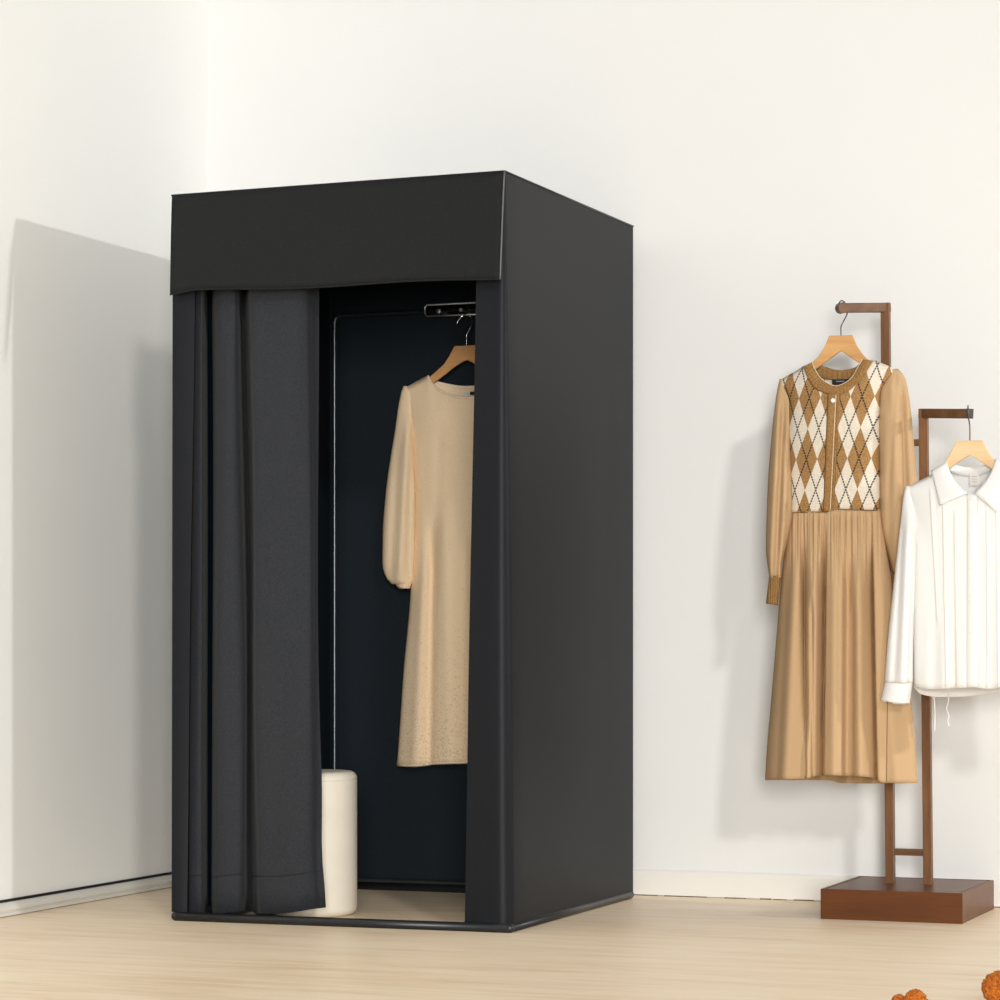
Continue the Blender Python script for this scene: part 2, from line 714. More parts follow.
box(bm, (XL, -3.1, 0), (XL + 0.019, YB - 0.013, 0.002))
structure('trim_3', bm, M['floor_gap'])

# ------------------------------------------------------------------ fitting booth
H = 2.0
D = 1.045
booth = empty('fitting_booth', (-0.5, 0.5, 0), 'tall black fabric fitting booth with an open front, standing in the corner of the room', 'fitting room')


def side_sheet(sign):
    """cloth side that turns round the front corner and ends as a narrow front return"""
    bm = bmesh.new()
    nz = 24
    rows = []
    for j in range(nz + 1):
        k = j / nz                                  # 0 bottom, 1 top
        z0 = 0.014 if sign > 0 else 0.022
        top = H if sign > 0 else H - 0.008
        z = z0 + (top - z0) * k
        fy = 0.0 if sign > 0 else -0.014 * (1 - k)
        if sign > 0:
            X0 = 0.004 - 0.016 * k                  # front corner
            X1 = 0.0
            inner = P(463.5, 922, 0.0).x * (1 - k) + P(477, 282, 0.0).x * k
        else:
            X0 = -0.988 - 0.004 * k
            X1 = -0.990
            inner = P(188, 800, 0.0).x * (1 - k) + P(195, 296, 0.0).x * k
        r = 0.034 - 0.024 * k ** 2 if sign > 0 else 0.007
        pts = []
        for i in range(13):
            y = D + (r - D) * i / 12
            pts.append((X1 + (X0 - X1) * (1 - (y - r) / (D - r)), y))
        for i in range(1, 9):
            a = math.pi / 2 * i / 8
            pts.append((X0 - sign * r * (1 - math.cos(a)), r - r * math.sin(a) + fy))
        xs = pts[-1][0]
        for i in range(1, 7):
            t = i / 6
            wob = 0.004 * math.sin(k * 9 + 1) * t
            pts.append((xs + (inner - xs) * t, 0.006 * t * t + wob * 0.6 + fy))
        rows.append([bm.verts.new((x, y, z)) for x, y in pts])
    for a, b in zip(rows, rows[1:]):
        for i in range(len(a) - 1):
            q = (a[i], a[i + 1], b[i + 1], b[i])
            bm.faces.new(q if sign < 0 else q[::-1])
    bmesh.ops.recalc_face_normals(bm, faces=bm.faces)
    # outward normals
    for f in bm.faces:
        f.normal_update()
    f0 = max(bm.faces, key=lambda f: f.calc_center_median().y)
    if f0.normal.x * sign < 0:
        bmesh.ops.reverse_faces(bm, faces=bm.faces)
    return bm


for sg in (1, -1):
    o = link('side_panel', side_sheet(sg), [M['canvas'], M['lining']], booth)
    mod_solid(o, 0.004, -1.0, 1)
    es = o.modifiers.new('split', 'EDGE_SPLIT')
    es.split_angle = math.radians(50)

# back cloth
bm = bmesh.new()
box(bm, (-0.985, D - 0.0045, 0.020), (-0.004, D - 0.0005, H - 0.0095))
link('back_panel', bm, M['lining'], booth, False)
bm = bmesh.new()
box(bm, (-0.990, 0.0, H - 0.005), (-0.014, D, H - 0.001))
for v in bm.verts:
    v.co.z -= 0.008 * min(1.0, max(0.0, -v.co.x))
o = link('roof_panel', bm, [M['canvas']], booth, False)
# piping round the top edge
bm = bmesh.new()
tube(bm, [(-0.992, D, H - 0.008), (-0.991, 0, H - 0.008), (-0.012, 0, H), (0.0, D, H)], 0.003, 8)
link('top_piping', bm, M['tube'], booth)

# valance: flat cloth hanging forward over the opening
bm = bmesh.new()
nu, nv = 60, 14
rows = []
for j in range(nv + 1):
    t = j / nv
    row = []
    for i in range(nu + 1):
        u = i / nu
        x = -0.988 + 0.976 * u
        zb = 1.718 - 0.004 * u - 0.010 * math.exp(-((u - 0.0) / 0.05) ** 2) + 0.0035 * math.sin(u * 9 + 1.0)
        fwd = 0.004 + 0.030 * t ** 0.8 * (1 + 0.10 * math.sin(u * 7 + 0.6) * t)
        row.append(bm.verts.new((x + 0.010 * t * (1 - u) ** 2, -fwd, (H - 0.008 * (1 - u)) * (1 - t) + (zb + 0.004 * (1 - u)) * t)))
    rows.append(row)
for a, b in zip(rows, rows[1:]):
    for i in range(nu):
        bm.faces.new((a[i], b[i], b[i + 1], a[i + 1]))
val_end = [v.co.copy() for v in (r[-1] for r in rows)]
val_hem = [v.co.copy() for v in rows[-1]]
o = link('valance', bm, M['valance'], booth)
mod_solid(o, 0.004, 0)
bm = bmesh.new()
tube(bm, [p + Vector((0.0015, -0.001, 0)) for p in val_end], 0.0022, 8)
link('edge_piping', bm, M['seam'], o, True, 'grey edge piping')
bm = bmesh.new()
tube(bm, [p + Vector((0, -0.001, 0)) for p in val_hem], 0.0026, 8)
link('hem', bm, M['valance'], o)

# base tubes and upright poles of the frame
for a, b in (((-0.967, -0.024, 0.012), (0.002, 0.002, 0.012)), ((0.000, 0.002, 0.012), (-0.006, D - 0.014, 0.012)), ((-0.967, -0.024, 0.012), (-0.980, D - 0.014, 0.012)), ((-0.980, D - 0.014, 0.012), (-0.006, D - 0.014, 0.012))):
    bm = bmesh.new()
    tube(bm, [a, Vector(a).lerp(Vector(b), 0.5), b], 0.012, 16)
    link('frame_tube', bm, M['tube'], booth)
for c in ((-0.967, -0.024), (0.002, 0.002), (-0.980, D - 0.014), (-0.006, D - 0.014)):
    bm = bmesh.new()
    bmesh.ops.create_icosphere(bm, subdivisions=3, radius=0.0125)
    for v in bm.verts:
        v.co += Vector((c[0], c[1], 0.0125))
    link('corner_joint', bm, M['tube'], booth)
for c in ((-0.962, 0.028), (-0.024, 0.028)):
    bm = bmesh.new()
    tube(bm, [(c[0], c[1], 0.02), (c[0], c[1], 1.0), (c[0], c[1], H - 0.012)], 0.0095, 12)
    link('pole', bm, M['tube'], booth)
# side cloth hem over the base tube
bm = bmesh.new()
tube(bm, [(0.004, 0.03, 0.017), (0.003, 0.5, 0.017), (0.0, D - 0.01, 0.017)], 0.003, 8)
link('hem', bm, M['canvas'], booth)

# back loop of the frame: two uprights joined by rounded elbows
YL = D - 0.020
c0 = P(334.5, 316, YL)
zt, zb_ = c0.z, 0.030
xa, xb = c0.x, -0.030
rc = 0.022
pts = []
for cx_, cz_, a0 in ((xb - rc, zt - rc, 0), (xa + rc, zt - rc, 90), (xa + rc, zb_ + rc, 180), (xb - rc, zb_ + rc, 270)):
    for k in range(6):
        a = math.radians(a0 + 90 * k / 5)
        pts.append((cx_ + rc * math.cos(a), YL, cz_ + rc * math.sin(a)))
bm = bmesh.new()
tube(bm, pts, 0.0075, 16, True)
link('back_frame', bm, M['trim_tube'], booth)

# clear hanging rail screwed to the back
YR = 0.965
ra, rb_ = P(425, 305, YR), P(425, 316.5, YR)
rx1 = P(500, 310, YR).x
bm = bmesh.new()
box(bm, (ra.x + 0.003, YR + 0.008, rb_.z + 0.004), (rx1, YR + 0.011, ra.z - 0.003))
rail = link('hanging_rail', bm, M['acrylic'], booth, False, 'clear plastic hanging rail with chrome edges')
bm = bmesh.new()
loop = []
hz = (ra.z - rb_.z) / 2
zc = (ra.z + rb_.z) / 2
ch = 0.007
for x, z in ((ra.x + ch, rb_.z), (ra.x, rb_.z + ch), (ra.x, ra.z - ch), (ra.x + ch, ra.z), (rx1, ra.z), (rx1, rb_.z)):
    loop.append((x, YR, z))
tube(bm, loop, 0.0028, 8, True)
link('rail_wire', bm, M['satin'], rail)
for px in (438, 460):
    p = P(px, 311 if px < 450 else 309.5, YR)
    bm = bmesh.new()
    disc(bm, (p.x, YR + 0.008, p.z), 0.0082 if px < 450 else 0.0066, 0.006)
    disc(bm, (p.x, D - 0.004, p.z), 0.004, D - 0.004 - YR - 0.008)
    link('screw', bm, M['satin'], rail)
for px in (430, 449, 468):
    p = P(px, 311, YR)
    bm = bmesh.new()
    box(bm, (p.x - 0.0008, YR - 0.001, rb_.z), (p.x + 0.0008, YR + 0.001, ra.z))
    link('divider', bm, M['dark_steel'], rail, False)

# curtain rod
bm = bmesh.new()
tube(bm, [(-0.975, 0.075, 1.90), (-0.5, 0.075, 1.90), (-0.012, 0.075, 1.90)], 0.009, 12)
link('curtain_rod', bm, M['tube'], booth)

# ------------------------------------------------------------------ curtain
curtain = empty('curtain', (-0.78, 0.075, 0.02), 'dark charcoal curtain pulled aside in deep folds at the left of the booth opening', 'curtain')
TOPC = [(190, -.015), (194, 0.0), (197, .032), (201, .045), (204.5, .038), (207, -.06), (210, -.21), (213, -.20), (215, -.02), (218, .040), (224, .052), (228, .054), (236, .046), (240, .0), (242, -.15), (246, -.22), (248, -.05), (250, .035), (254, .054), (264, .058), (280, .060), (296, .058), (306, .046), (309, .032), (312, .006), (315, -.01), (318, -.02)]
BOTC = [(184, -.015), (185.5, 0.0), (188, .030), (195, .050), (202, .042), (204.5, -.05), (208, -.20), (211, -.20), (213, -.02), (216, .036), (222, .050), (230, .052), (241, .040), (246, .0), (249, -.15), (254, -.21), (257, -.05), (259, .030), (263, .050), (272, .056), (284, .058), (298, .058), (309, .054), (315, .046), (319, .032), (322, .025), (325, .020)]
YCUR = 0.075


def curtain_bottom(px):
    return curve1([(184, 913), (205, 912.5), (214, 914), (232, 912), (247, 910.5), (258, 913.5), (275, 914), (300, 911), (325, 907.5)])(px)


def curtain_row(k):
    """k 0 at the rod, 1 at the hem: plan polyline"""
    # the folds keep their top shape for the upper two thirds
    kk = 0.55 * k + 0.45 * sstep(0.0, 1.0, k)
    out = []
    for i, ((a, fa), (b, fb)) in enumerate(zip(TOPC, BOTC)):
        px = a + (b - a) * kk
        if i > 21:                                  # leading edge bows before it kicks out at the hem
            px -= 3.5 * math.sin(math.pi * k) * (i - 21) / 5
            px -= 2.5 * sstep(0.8, 0.95, k) * (1 - sstep(0.9, 1.0, k))
        out.append((px, fa + (fb - fa) * kk))
    return out


def curtain_sheet(off=0.0, ks=None):
    bm = bmesh.new()
    nz = 30
    rows = []
    for j in range(nz + 1):
        k = j / nz
        pl = curtain_row(k)
        pts = [Vector((px, f, 0)) for px, f in pl]
        sp = smooth_path(pts, 5)
        row = []
        for q in sp:
            zt_ = 1.885
            zb = P(q.x, curtain_bottom(q.x), YCUR - q.y).z
            z = zt_ + (zb - zt_) * k
            X = P(q.x, 600, YCUR - q.y).x
            row.append(bm.verts.new((X + 0.0035 * math.sin(k * 5 + q.x * 0.2), YCUR - q.y - 0.003 * math.sin(k * 8 + q.x * 0.13) - off, z)))
        rows.append(row)
    return bm, rows


bm, rows = curtain_sheet()
for a, b in zip(rows, rows[1:]):
    for i in range(len(a) - 1):
        bm.faces.new((a[i], b[i], b[i + 1], a[i + 1]))
hem_pts = []
for i in range(len(rows[0])):
    a, b = rows[28][i].co, rows[29][i].co
    hem_pts.append(a.lerp(b, 0.35) + Vector((0, -0.0022, 0)))
o = link('cloth', bm, M['curtain'], curtain)
mod_solid(o, 0.003, 0)
bm = bmesh.new()
tube(bm, hem_pts, 0.0012, 6)
link('hem_stitching', bm, M['stitch'], curtain)
for px in (200, 226, 252, 280, 306):
    p = P(px, 300, YCUR)
    bm = bmesh.new()
    tube(bm, [(p.x, YCUR + 0.0165 * math.cos(a * math.pi / 8), 1.897 + 0.0165 * math.sin(a * math.pi / 8)) for a in range(16)], 0.0022, 8, True)
    link('curtain_ring', bm, M['tube'], curtain)

# ------------------------------------------------------------------ stool
sc_ = floor_point(313, 914)
stool = empty('drum_stool', (sc_.x, sc_.y, 0), 'round cream drum stool inside the booth, half hidden by the curtain', 'stool')
R = 0.124
hs = 0.402
prof = [(0, 0.0), (R - 0.03, 0.0)]
for k in range(7):
    a = math.pi / 2 * k / 6
    prof.append((R - 0.022 + 0.022 * math.sin(a), 0.022 - 0.022 * math.cos(a)))
prof += [(R, hs * 0.3), (R, hs * 0.6), (R, hs - 0.03)]
bm = bmesh.new()
prof2 = list(prof)
for k in range(1, 5):
    a = math.pi / 2 * k / 4
    prof2.append((R - 0.0015 + 0.0015 * math.cos(a), hs - 0.0255 + 0.0015 * math.sin(a)))
prof2.append((0, hs - 0.024))
lathe(bm, prof2, sc_)
link('body', bm, M['stool'], stool)
bm = bmesh.new()
pr = [(0, hs - 0.024), (R - 0.001, hs - 0.024)]
for k in range(9):
    a = math.pi / 2 * k / 8
    pr.append((R - 0.022 + 0.022 * math.cos(a), hs - 0.022 + 0.022 * math.sin(a)))
pr += [(R * 0.6, hs + 0.001), (0, hs + 0.002)]
lathe(bm, pr, sc_)
link('seat', bm, M['stool'], stool)

# ------------------------------------------------------------------ hangers


def hanger(name, label, outline_l, cx, Y, mat, hook, hook_mat, half_px, drop, th=0.011, bend=0.006):
    """outline_l: pixel points of the left half from the top centre round to the lower centre"""
    base = P(cx, outline_l[0][1], Y)
    root = empty(name, base, label, 'clothes hanger', 'wooden clothes hangers with wire hooks')
    bm = bmesh.new()
    pts_l = [P(x, y, Y) for x, y in outline_l]
    n = len(pts_l)
    sides = []
    for sgn in (1, -1):
        ring = []
        for yy in (-1, 1):
            row = []
            for p in pts_l:
                dx = p.x - base.x
                k = abs(dx) / max(1e-6, abs(P(cx - half_px, 300, Y).x - base.x))
                row.append((base.x + sgn * dx, Y - bend * k + yy * th / 2 * (1 - 0.3 * k), p.z))
            ring.append(row)
        sides.append(ring)
    for ring, sgn in zip(sides, (1, -1)):
        f = [bm.verts.new(p) for p in ring[0]]
        b = [bm.verts.new(p) for p in ring[1]]
        # strips between upper and lower edge: first half of the outline is the upper edge
        h = n // 2
        for i in range(h - 1):
            q = (f[i], f[i + 1], f[n - 2 - i], f[n - 1 - i])
            bm.faces.new(q if sgn > 0 else q[::-1])
            q = (b[i], b[n - 1 - i], b[n - 2 - i], b[i + 1])
            bm.faces.new(q if sgn > 0 else q[::-1])
        for i in range(n - 1):
            q = (f[i], b[i], b[i + 1], f[i + 1])
            bm.faces.new(q if sgn > 0 else q[::-1])
    bmesh.ops.remove_doubles(bm, verts=bm.verts, dist=1e-5)
    bmesh.ops.recalc_face_normals(bm, faces=bm.faces)
    o = link('body', bm, mat, root, False)
    mod_bevel(o, 0.0025, 2, 40)
    bm = bmesh.new()
    tube(bm, smooth_path([P(x, y, Y + dy) for x, y, dy in hook], 5), 0.0019, 8)
    link('hook', bm, hook_mat, root)
    return root


# upper edge (6 points from the centre outwards), then lower edge back to the centre
hanger('clothes_hanger', 'honey coloured wooden hanger inside the black booth, under the knit dress',
       [(467, 345.5), (455, 346), (450, 356), (444.5, 364.5), (430, 377.5), (413, 391.5), (415, 395.5), (434, 383.5), (447, 373.5), (455, 367), (462, 362.5), (467, 360)],
       467, YR, M['hanger_dark'],
       [(466.5, 349, 0), (466.5, 341, 0), (466.8, 335, 0), (469.8, 329.5, 0.0), (472.6, 323, .004), (470.8, 317, .006), (466, 314.4, -.001), (461.3, 317, -.006), (458, 321, -.007), (457, 324, -.007)],
       M['chrome'], 55, 40)
YD = 0.81
hanger('clothes_hanger', 'brown wooden hanger under the argyle dress, on the taller arm of the stand',
       [(841, 335.5), (829.4, 335.8), (825, 347), (818, 357.6), (809, 366), (795, 380), (797, 384), (812, 372), (818, 368), (827, 361.5), (835, 355.5), (841, 351)],
       841, YD, M['hanger'],
       [(841, 340, 0), (841, 333, 0), (841, 326.5, 0), (844, 320.5, .006), (847, 314, .017), (846.4, 307, .022), (844, 301.6, .014), (841, 300.8, -.004), (839, 303.5, -.017), (838.6, 309, -.020)],
       M['dark_steel'], 55, 40)
YS = 0.735
hanger('clothes_hanger', 'pale wooden hanger under the white blouse, on the lower arm of the stand',
       [(969.8, 440.5), (956.5, 441), (953, 449), (949, 456), (944, 463.5), (927, 481), (929, 485), (949, 469), (955.5, 464.5), (961, 460.5), (966, 457.5), (969.8, 455.5)],
       969.8, YS, M['hanger_pale'],
       [(969.8, 445, 0), (969.8, 438, 0), (969.8, 428, 0), (969.2, 422, -.003), (968, 417, -.014), (968, 412, -.0195), (968, 407, -.013), (968, 405.4, 0.002), (968, 408, .015), (968, 414, .018)],
       M['dark_steel'], 55, 40)

# ------------------------------------------------------------------ garment stand
BX0, BX1, BY0, BY1, BH = 0.672, 1.066, 0.652, 1.100, 0.083
stand = empty('garment_stand', ((BX0 + BX1) / 2, (BY0 + BY1) / 2, 0), 'brown wooden garment stand with two posts and two arms on a block base', 'clothes stand')
bm = bmesh.new()


def rect(off, z):
    return [bm.verts.new(p) for p in ((BX0 + off, BY0 + off, z), (BX1 - off, BY0 + off, z), (BX1 - off, BY1 - off, z), (BX0 + off, BY1 - off, z))]


loops = [rect(0, 0.0), rect(0, BH), rect(0.009, BH), rect(0.009, BH - 0.006), rect(0.013, BH - 0.006), rect(0.013, BH - 0.0005)]
for a, b in zip(loops, loops[1:]):
    for i in range(4):
        bm.faces.new((a[i], a[(i + 1) % 4], b[(i + 1) % 4], b[i]))
bm.faces.new(loops[-1])
bm.faces.new(loops[0][::-1])
o = link('base', bm, M['stand_base'], stand, False)
mod_bevel(o, 0.0012, 2)
YP = 0.905


def post(px_b, px_t, py_t):
    a = P(px_b, 884, YP)
    b = P(px_t, py_t, YP)
    bm = bmesh.new()
    bar(bm, (a.x, YP, BH - 0.004), (b.x, YP, b.z), (0, 1, 0), 0.025, 0.022)
    o = link('post', bm, M['stand'], stand, False)
    mod_bevel(o, 0.0015, 2)
    return a, b


a1, b1 = post(890.5, 885.5, 303)
a2, b2 = post(928.3, 923.5, 409)
for pxt, pyt, b, Yt, rnd in ((841, 308, b1, YD, True), (970, 413.7, b2, YS, False)):
    t = P(pxt, pyt, Yt)
    bm = bmesh.new()
    s = Vector((b.x, YP, P(885.5 if rnd else 923.5, pyt - 0.3, YP).z))
    e = Vector((t.x, Yt, t.z))
    dr = (e - s).normalized()
    ext = -0.0125 if rnd else -0.0125
    bar(bm, s + dr * ext, e, (0, 0, 1), 0.020, 0.0265)
    o = link('arm', bm, M['stand_x'], stand, False)
    mod_bevel(o, 0.002, 2)
    bm = bmesh.new()
    if rnd:
        nrm = Vector((-dr.y, dr.x, 0))
        tube(bm, [e - nrm * 0.0105 - dr * 0.002, e - dr * 0.002, e + nrm * 0.0105 - dr * 0.002], 0.0155, 28)
        link('arm_cap', bm, M['stand_x'], o, False)
    else:
        bar(bm, e - dr * 0.006, e + dr * 0.0012, (0, 0, 1), 0.0205, 0.027)
        link('arm_cap', bm, M['dark_steel'], o, False)
for py0 in (852, 443):
    f = 1 - (CZ + (HOR - py0) / F_PX * 7.85) / 1.7
    z = P(905, py0, YP).z
    k1 = (z - BH) / (b1.z - BH)
    k2 = (z - BH) / (b2.z - BH)
    x1 = a1.x + (b1.x - a1.x) * k1
    x2 = a2.x + (b2.x - a2.x) * k2
    bm = bmesh.new()
    bar(bm, (x1 + 0.01, YP, z), (x2 - 0.01, YP, z), (0, 0, 1), 0.017, 0.019)
    o = link('crossbar', bm, M['stand_x'], stand, False)
    mod_bevel(o, 0.001, 2)

# ------------------------------------------------------------------ oatmeal knit dress in the booth
YK = YR
kd = empty('knit_dress', P(467, 766, YK), 'long oatmeal knit dress with puffed sleeves hanging inside the black booth', 'dress')
neck_f = [(428, 376.5), (432, 383.5), (440.5, 391), (454, 396), (467, 397.5), (480, 396), (493.5, 391), (502, 383.5), (506, 376.5)]
neck_b = [(428, 376.5), (434.5, 381.5), (454, 386), (467, 387), (480, 386), (499.5, 381.5), (506, 376.5)]
sh = [(404, 390), (408, 386.5), (418, 381)]
shr = [(934 - x, y) for x, y in sh]
tf = curve1(sh + neck_f + shr)
tb = curve1(sh + neck_b + shr)
kl = curve1([(376, 404), (388, 404), (410, 409), (445, 412.5), (500, 414.5), (560, 412.5), (604, 410), (668, 404), (740, 399), (766, 397)])
kr = lambda y: 934 - kl(y)


def kdep(u, y, x, s):
    nk = max(0.0, 1 - ((x - 467) / 42) ** 2)
    d_top = 0.012 + 0.026 * nk
    d_low = 0.034 + 0.022 * sstep(420, 560, y)
    d = d_top + (d_low - d_top) * min(1.0, s / 0.1) ** 0.5
    edge = max(0.0, 1 - abs(u) ** 3) ** 0.5
    kk = min(1.0, s / 0.06) ** 0.5
    edge = edge * kk + (1 - kk) * max(0.25 if abs(u) < 1 else 0, nk ** 0.5)
    return d * edge


kfold = gather([(432, 520, 429, 766, 5, -.020), (424, 560, 414, 766, 6, .012), (446, 500, 449, 766, 8, .012), (466, 540, 462, 766, 5, -.010), (480, 520, 484, 766, 8, .012), (500, 540, 506, 766, 6, -.016),
                (416, 440, 424, 560, 4, .004), (440, 420, 436, 560, 5, -.004)])
hem_k = curve1([(390, 764.5), (410, 766), (428, 765), (432, 764), (467, 763), (540, 764)])
bm = shell(kl, kr, tf, tb, hem_k, lambda x: hem_k(x) + 1.0, YK, kdep, kfold, None, 56, 60, 388)
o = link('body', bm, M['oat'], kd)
mod_solid(o, 0.0025, 0)
# hem edge
bm = bmesh.new()
pts = []
for i in range(41):
    x = 399 + (535 - 399) * i / 40
    y = hem_k(x)
    u = -1 + 2 * i / 40
    d = kdep(u, y, x, 1.0) + kfold(x, y, 1.0) * (1 - abs(u) ** 6)
    pts.append(P(x - 1 + 1 * i / 20, y - 0.5, YK - d - 0.001))
tube(bm, pts, 0.0028, 8)
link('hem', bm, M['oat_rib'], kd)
# neck edge
bm = bmesh.new()
pts = []
nf = smooth_path([Vector((x, y, 0)) for x, y in neck_f], 5)
for q in nf:
    nk = max(0.0, 1 - ((q.x - 467) / 42) ** 2)
    pts.append(P(q.x, q.y, YK - (0.012 + 0.026 * nk) * max(0.25, nk ** 0.5)))
nb = smooth_path([Vector((x, y, 0)) for x, y in neck_b[::-1]], 5)[1:-1]
for q in nb:
    nk = max(0.0, 1 - ((q.x - 467) / 42) ** 2)
    pts.append(P(q.x, q.y, YK + (0.012 + 0.026 * nk) * max(0.25, nk ** 0.5)))
tube(bm, pts, 0.0040, 8, True)
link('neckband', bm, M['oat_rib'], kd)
# woven label
p = P(470, 393, YK + 0.030)
bm = bmesh.new()
box(bm, (p.x + 0.000, p.y, p.z - 0.006), (p.x + 0.034, p.y + 0.001, p.z + 0.004))
lb = link('neck_label', bm, M['label_black'], kd, False, 'black and white woven label')
bm = bmesh.new()
box(bm, (p.x - 0.018, p.y - 0.0003, p.z - 0.005), (p.x, p.y + 0.001, p.z + 0.004))
link('size_tag', bm, M['label_white'], lb, False)
for mir in (False, True):
    def mx(f):
        return (lambda y: 934 - f(y)) if mir else f
    sl = curve1([(386, 404), (392, 401.5), (432, 395), (492, 386), (532, 383), (562, 382.5), (575, 385), (582, 390), (590, 398)])
    sr = curve1([(386, 407), (398, 411), (444, 413), (500, 415), (540, 415), (576, 413), (584, 412), (590, 408)])
    l_, r_ = (mx(sr), mx(sl)) if mir else (sl, sr)
    sc = (lambda x: 934 - x) if mir else (lambda x: x)
    fold = gather([(sc(408), 420, sc(400), 575, 4, .010), (sc(398), 440, sc(391), 575, 4, -.005), (sc(410), 470, sc(409), 575, 3, -.006)])
    bm = shell(l_, r_, const(386), const(386), const(584), const(584), lambda y: YK - 0.004 - 0.012 * sstep(420, 520, y),
               lambda u, y, x, s: (0.010 + 0.030 * sstep(388, 520, y)) * max(0, 1 - abs(u) ** 2.2) ** 0.5 * (1 - 0.45 * sstep(560, 584, y)), fold, None, 22, 36, 386)
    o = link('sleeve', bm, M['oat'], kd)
    mod_solid(o, 0.0025, 0)
    sl_o = o
    # gathered cuff
    x0, x1 = (sc(389), sc(413)) if not mir else (sc(413), sc(389))
    bm = shell(curve1([(577, min(x0, x1)), (590, min(x0, x1) + (12 if not mir else 4))]), curve1([(577, max(x0, x1)), (590, max(x0, x1) - (4 if not mir else 12))]), const(577), const(577), const(588.5), const(588.5), YK - 0.016,
               tubular(0.022), lambda x, y, s: 0.003 * math.sin(x * 1.7), None, 20, 6, 577)
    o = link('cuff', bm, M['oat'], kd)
    mod_solid(o, 0.003, 0)

# ------------------------------------------------------------------ argyle dress
ad = empty('argyle_dress', P(841, 780, YD), 'camel dress with argyle knit bodice and long sleeves on the taller stand arm', 'dress')
zc_ = P(834, 429, YD)
PXM = (P(835, 429, YD) - P(834, 429, YD)).x
M['argyle'] = argyle(P(837.6, 429, YD).x, zc_.z, PXM)
n_in = [(812.8, 362), (814, 367), (820, 377), (826, 382), (832, 385), (838.5, 385.6), (848, 381), (853, 376), (857, 369), (862.6, 359.5)]
n_out = [(803.5, 367.5), (806, 374), (811, 383.5), (817, 389.5), (826, 393.5), (835.5, 394.8), (847.6, 391.4), (855, 385.5), (862, 377.5), (873.2, 361.3)]


def nk_y(x, back=False):
    nk = max(0.0, 1 - ((x - 838) / 38) ** 2)
    d = (0.012 + 0.028 * nk) * max(0.3, nk ** 0.5)
    return d


sa = [(779, 382.5), (783, 378.8), (793, 373)]
sb = [(881, 364.5), (890, 369.5), (893, 372)]
mid = [((a[0] + b[0]) / 2, (a[1] + b[1]) / 2) for a, b in zip(n_in, n_out)]
tf = curve1(sa + mid + sb)
tb = curve1(sa + [(808, 365), (815, 367.5), (823, 371), (838, 374), (853, 372.5), (862, 366), (868, 360.5)] + sb)
al = curve1([(358, 779), (381, 779), (390, 785), (402, 789.3), (445, 788.7), (516, 789.5)])
ar = curve1([(358, 893.5), (371, 893), (380, 886), (391, 880.5), (428, 879), (516, 879.5)])


def adep(u, y, x, s):
    d_top = nk_y(x) 
    nk = max(0.0, 1 - ((x - 838) / 38) ** 2)
    d_low = 0.044
    k = min(1.0, s / 0.24) ** 0.5
    edge = max(0.0, 1 - abs(u) ** 3) ** 0.5
    return (d_top * (1 - k) * (1 if abs(u) < 1 else 0) + d_low * k * edge)


waist = curve1([(779, 514), (800, 512.5), (825, 512), (836, 509.5), (860, 510), (893, 511)])
bm = shell(al, ar, tf, tb, waist, waist, YD, adep, None, None, 64, 36, 376)
o = link('bodice', bm, M['argyle'], ad)
o.location = -Vector(ad.location)
mod_solid(o, 0.003, 0)
# ribbed neckband, front half and back half, with ribs across it
for half in ('front', 'back'):
    if half == 'front':
        a = smooth_path([Vector((x, y, 0)) for x, y in n_in], 12)
        b = smooth_path([Vector((x, y, 0)) for x, y in n_out], 12)
        A = [P(q.x, q.y, YD - nk_y(q.x) - 0.003) for q in a]
        B = [P(q.x, q.y, YD - max(nk_y(q.x), adep(0, q.y, q.x, max(0, (q.y + 2 - tf(q.x)) / (511 - tf(q.x))))) - 0.005) for q in b]
    else:
        top_ = [(812.6, 361.5), (816, 363.5), (823, 366), (838.5, 370), (853, 368), (859, 364), (862.8, 359.3)]
        bot_ = [(810, 369), (816, 375), (823, 378.5), (838, 380.5), (853, 379), (860, 373), (866, 363)]
        a = smooth_path([Vector((x, y, 0)) for x, y in top_], 12)
        b = smooth_path([Vector((x, y, 0)) for x, y in bot_], 12)
        A = [P(q.x, q.y, YD + nk_y(q.x) * 0.9) for q in a]
        B = [P(q.x, q.y, YD + nk_y(q.x) * 0.9 + 0.002) for q in b]
    bm = bmesh.new()
    n = len(A)
    seg = 12
    rings = []
    for i in range(n):
        m_, h_ = (A[i] + B[i]) / 2, (B[i] - A[i]) / 2
        d_ = (A[min(i + 1, n - 1)] - A[max(i - 1, 0)]).normalized()
        nn = d_.cross(h_.normalized()).normalized()
        tt = 0.0058 * (1.0 if i % 4 < 2 else 0.40)
        rings.append([bm.verts.new(m_ + h_ * math.cos(2 * math.pi * k / seg) + nn * tt * math.sin(2 * math.pi * k / seg)) for k in range(seg)])
    for i in range(n - 1):
        for k in range(seg):
            bm.faces.new((rings[i][k], rings[i][(k + 1) % seg], rings[i + 1][(k + 1) % seg], rings[i + 1][k]))
    bm.faces.new(rings[0][::-1])
    bm.faces.new(rings[-1])
    bmesh.ops.recalc_face_normals(bm, faces=bm.faces)
    nb_o = link('neckband', bm, M['tan_rib'], ad)
    if half == 'front':
        bm = bmesh.new()
        tube(bm, [p + Vector((0, -0.002, 0)) for p in A], 0.0010, 6)
        link('edge_piping', bm, M['cream_pipe'], nb_o)
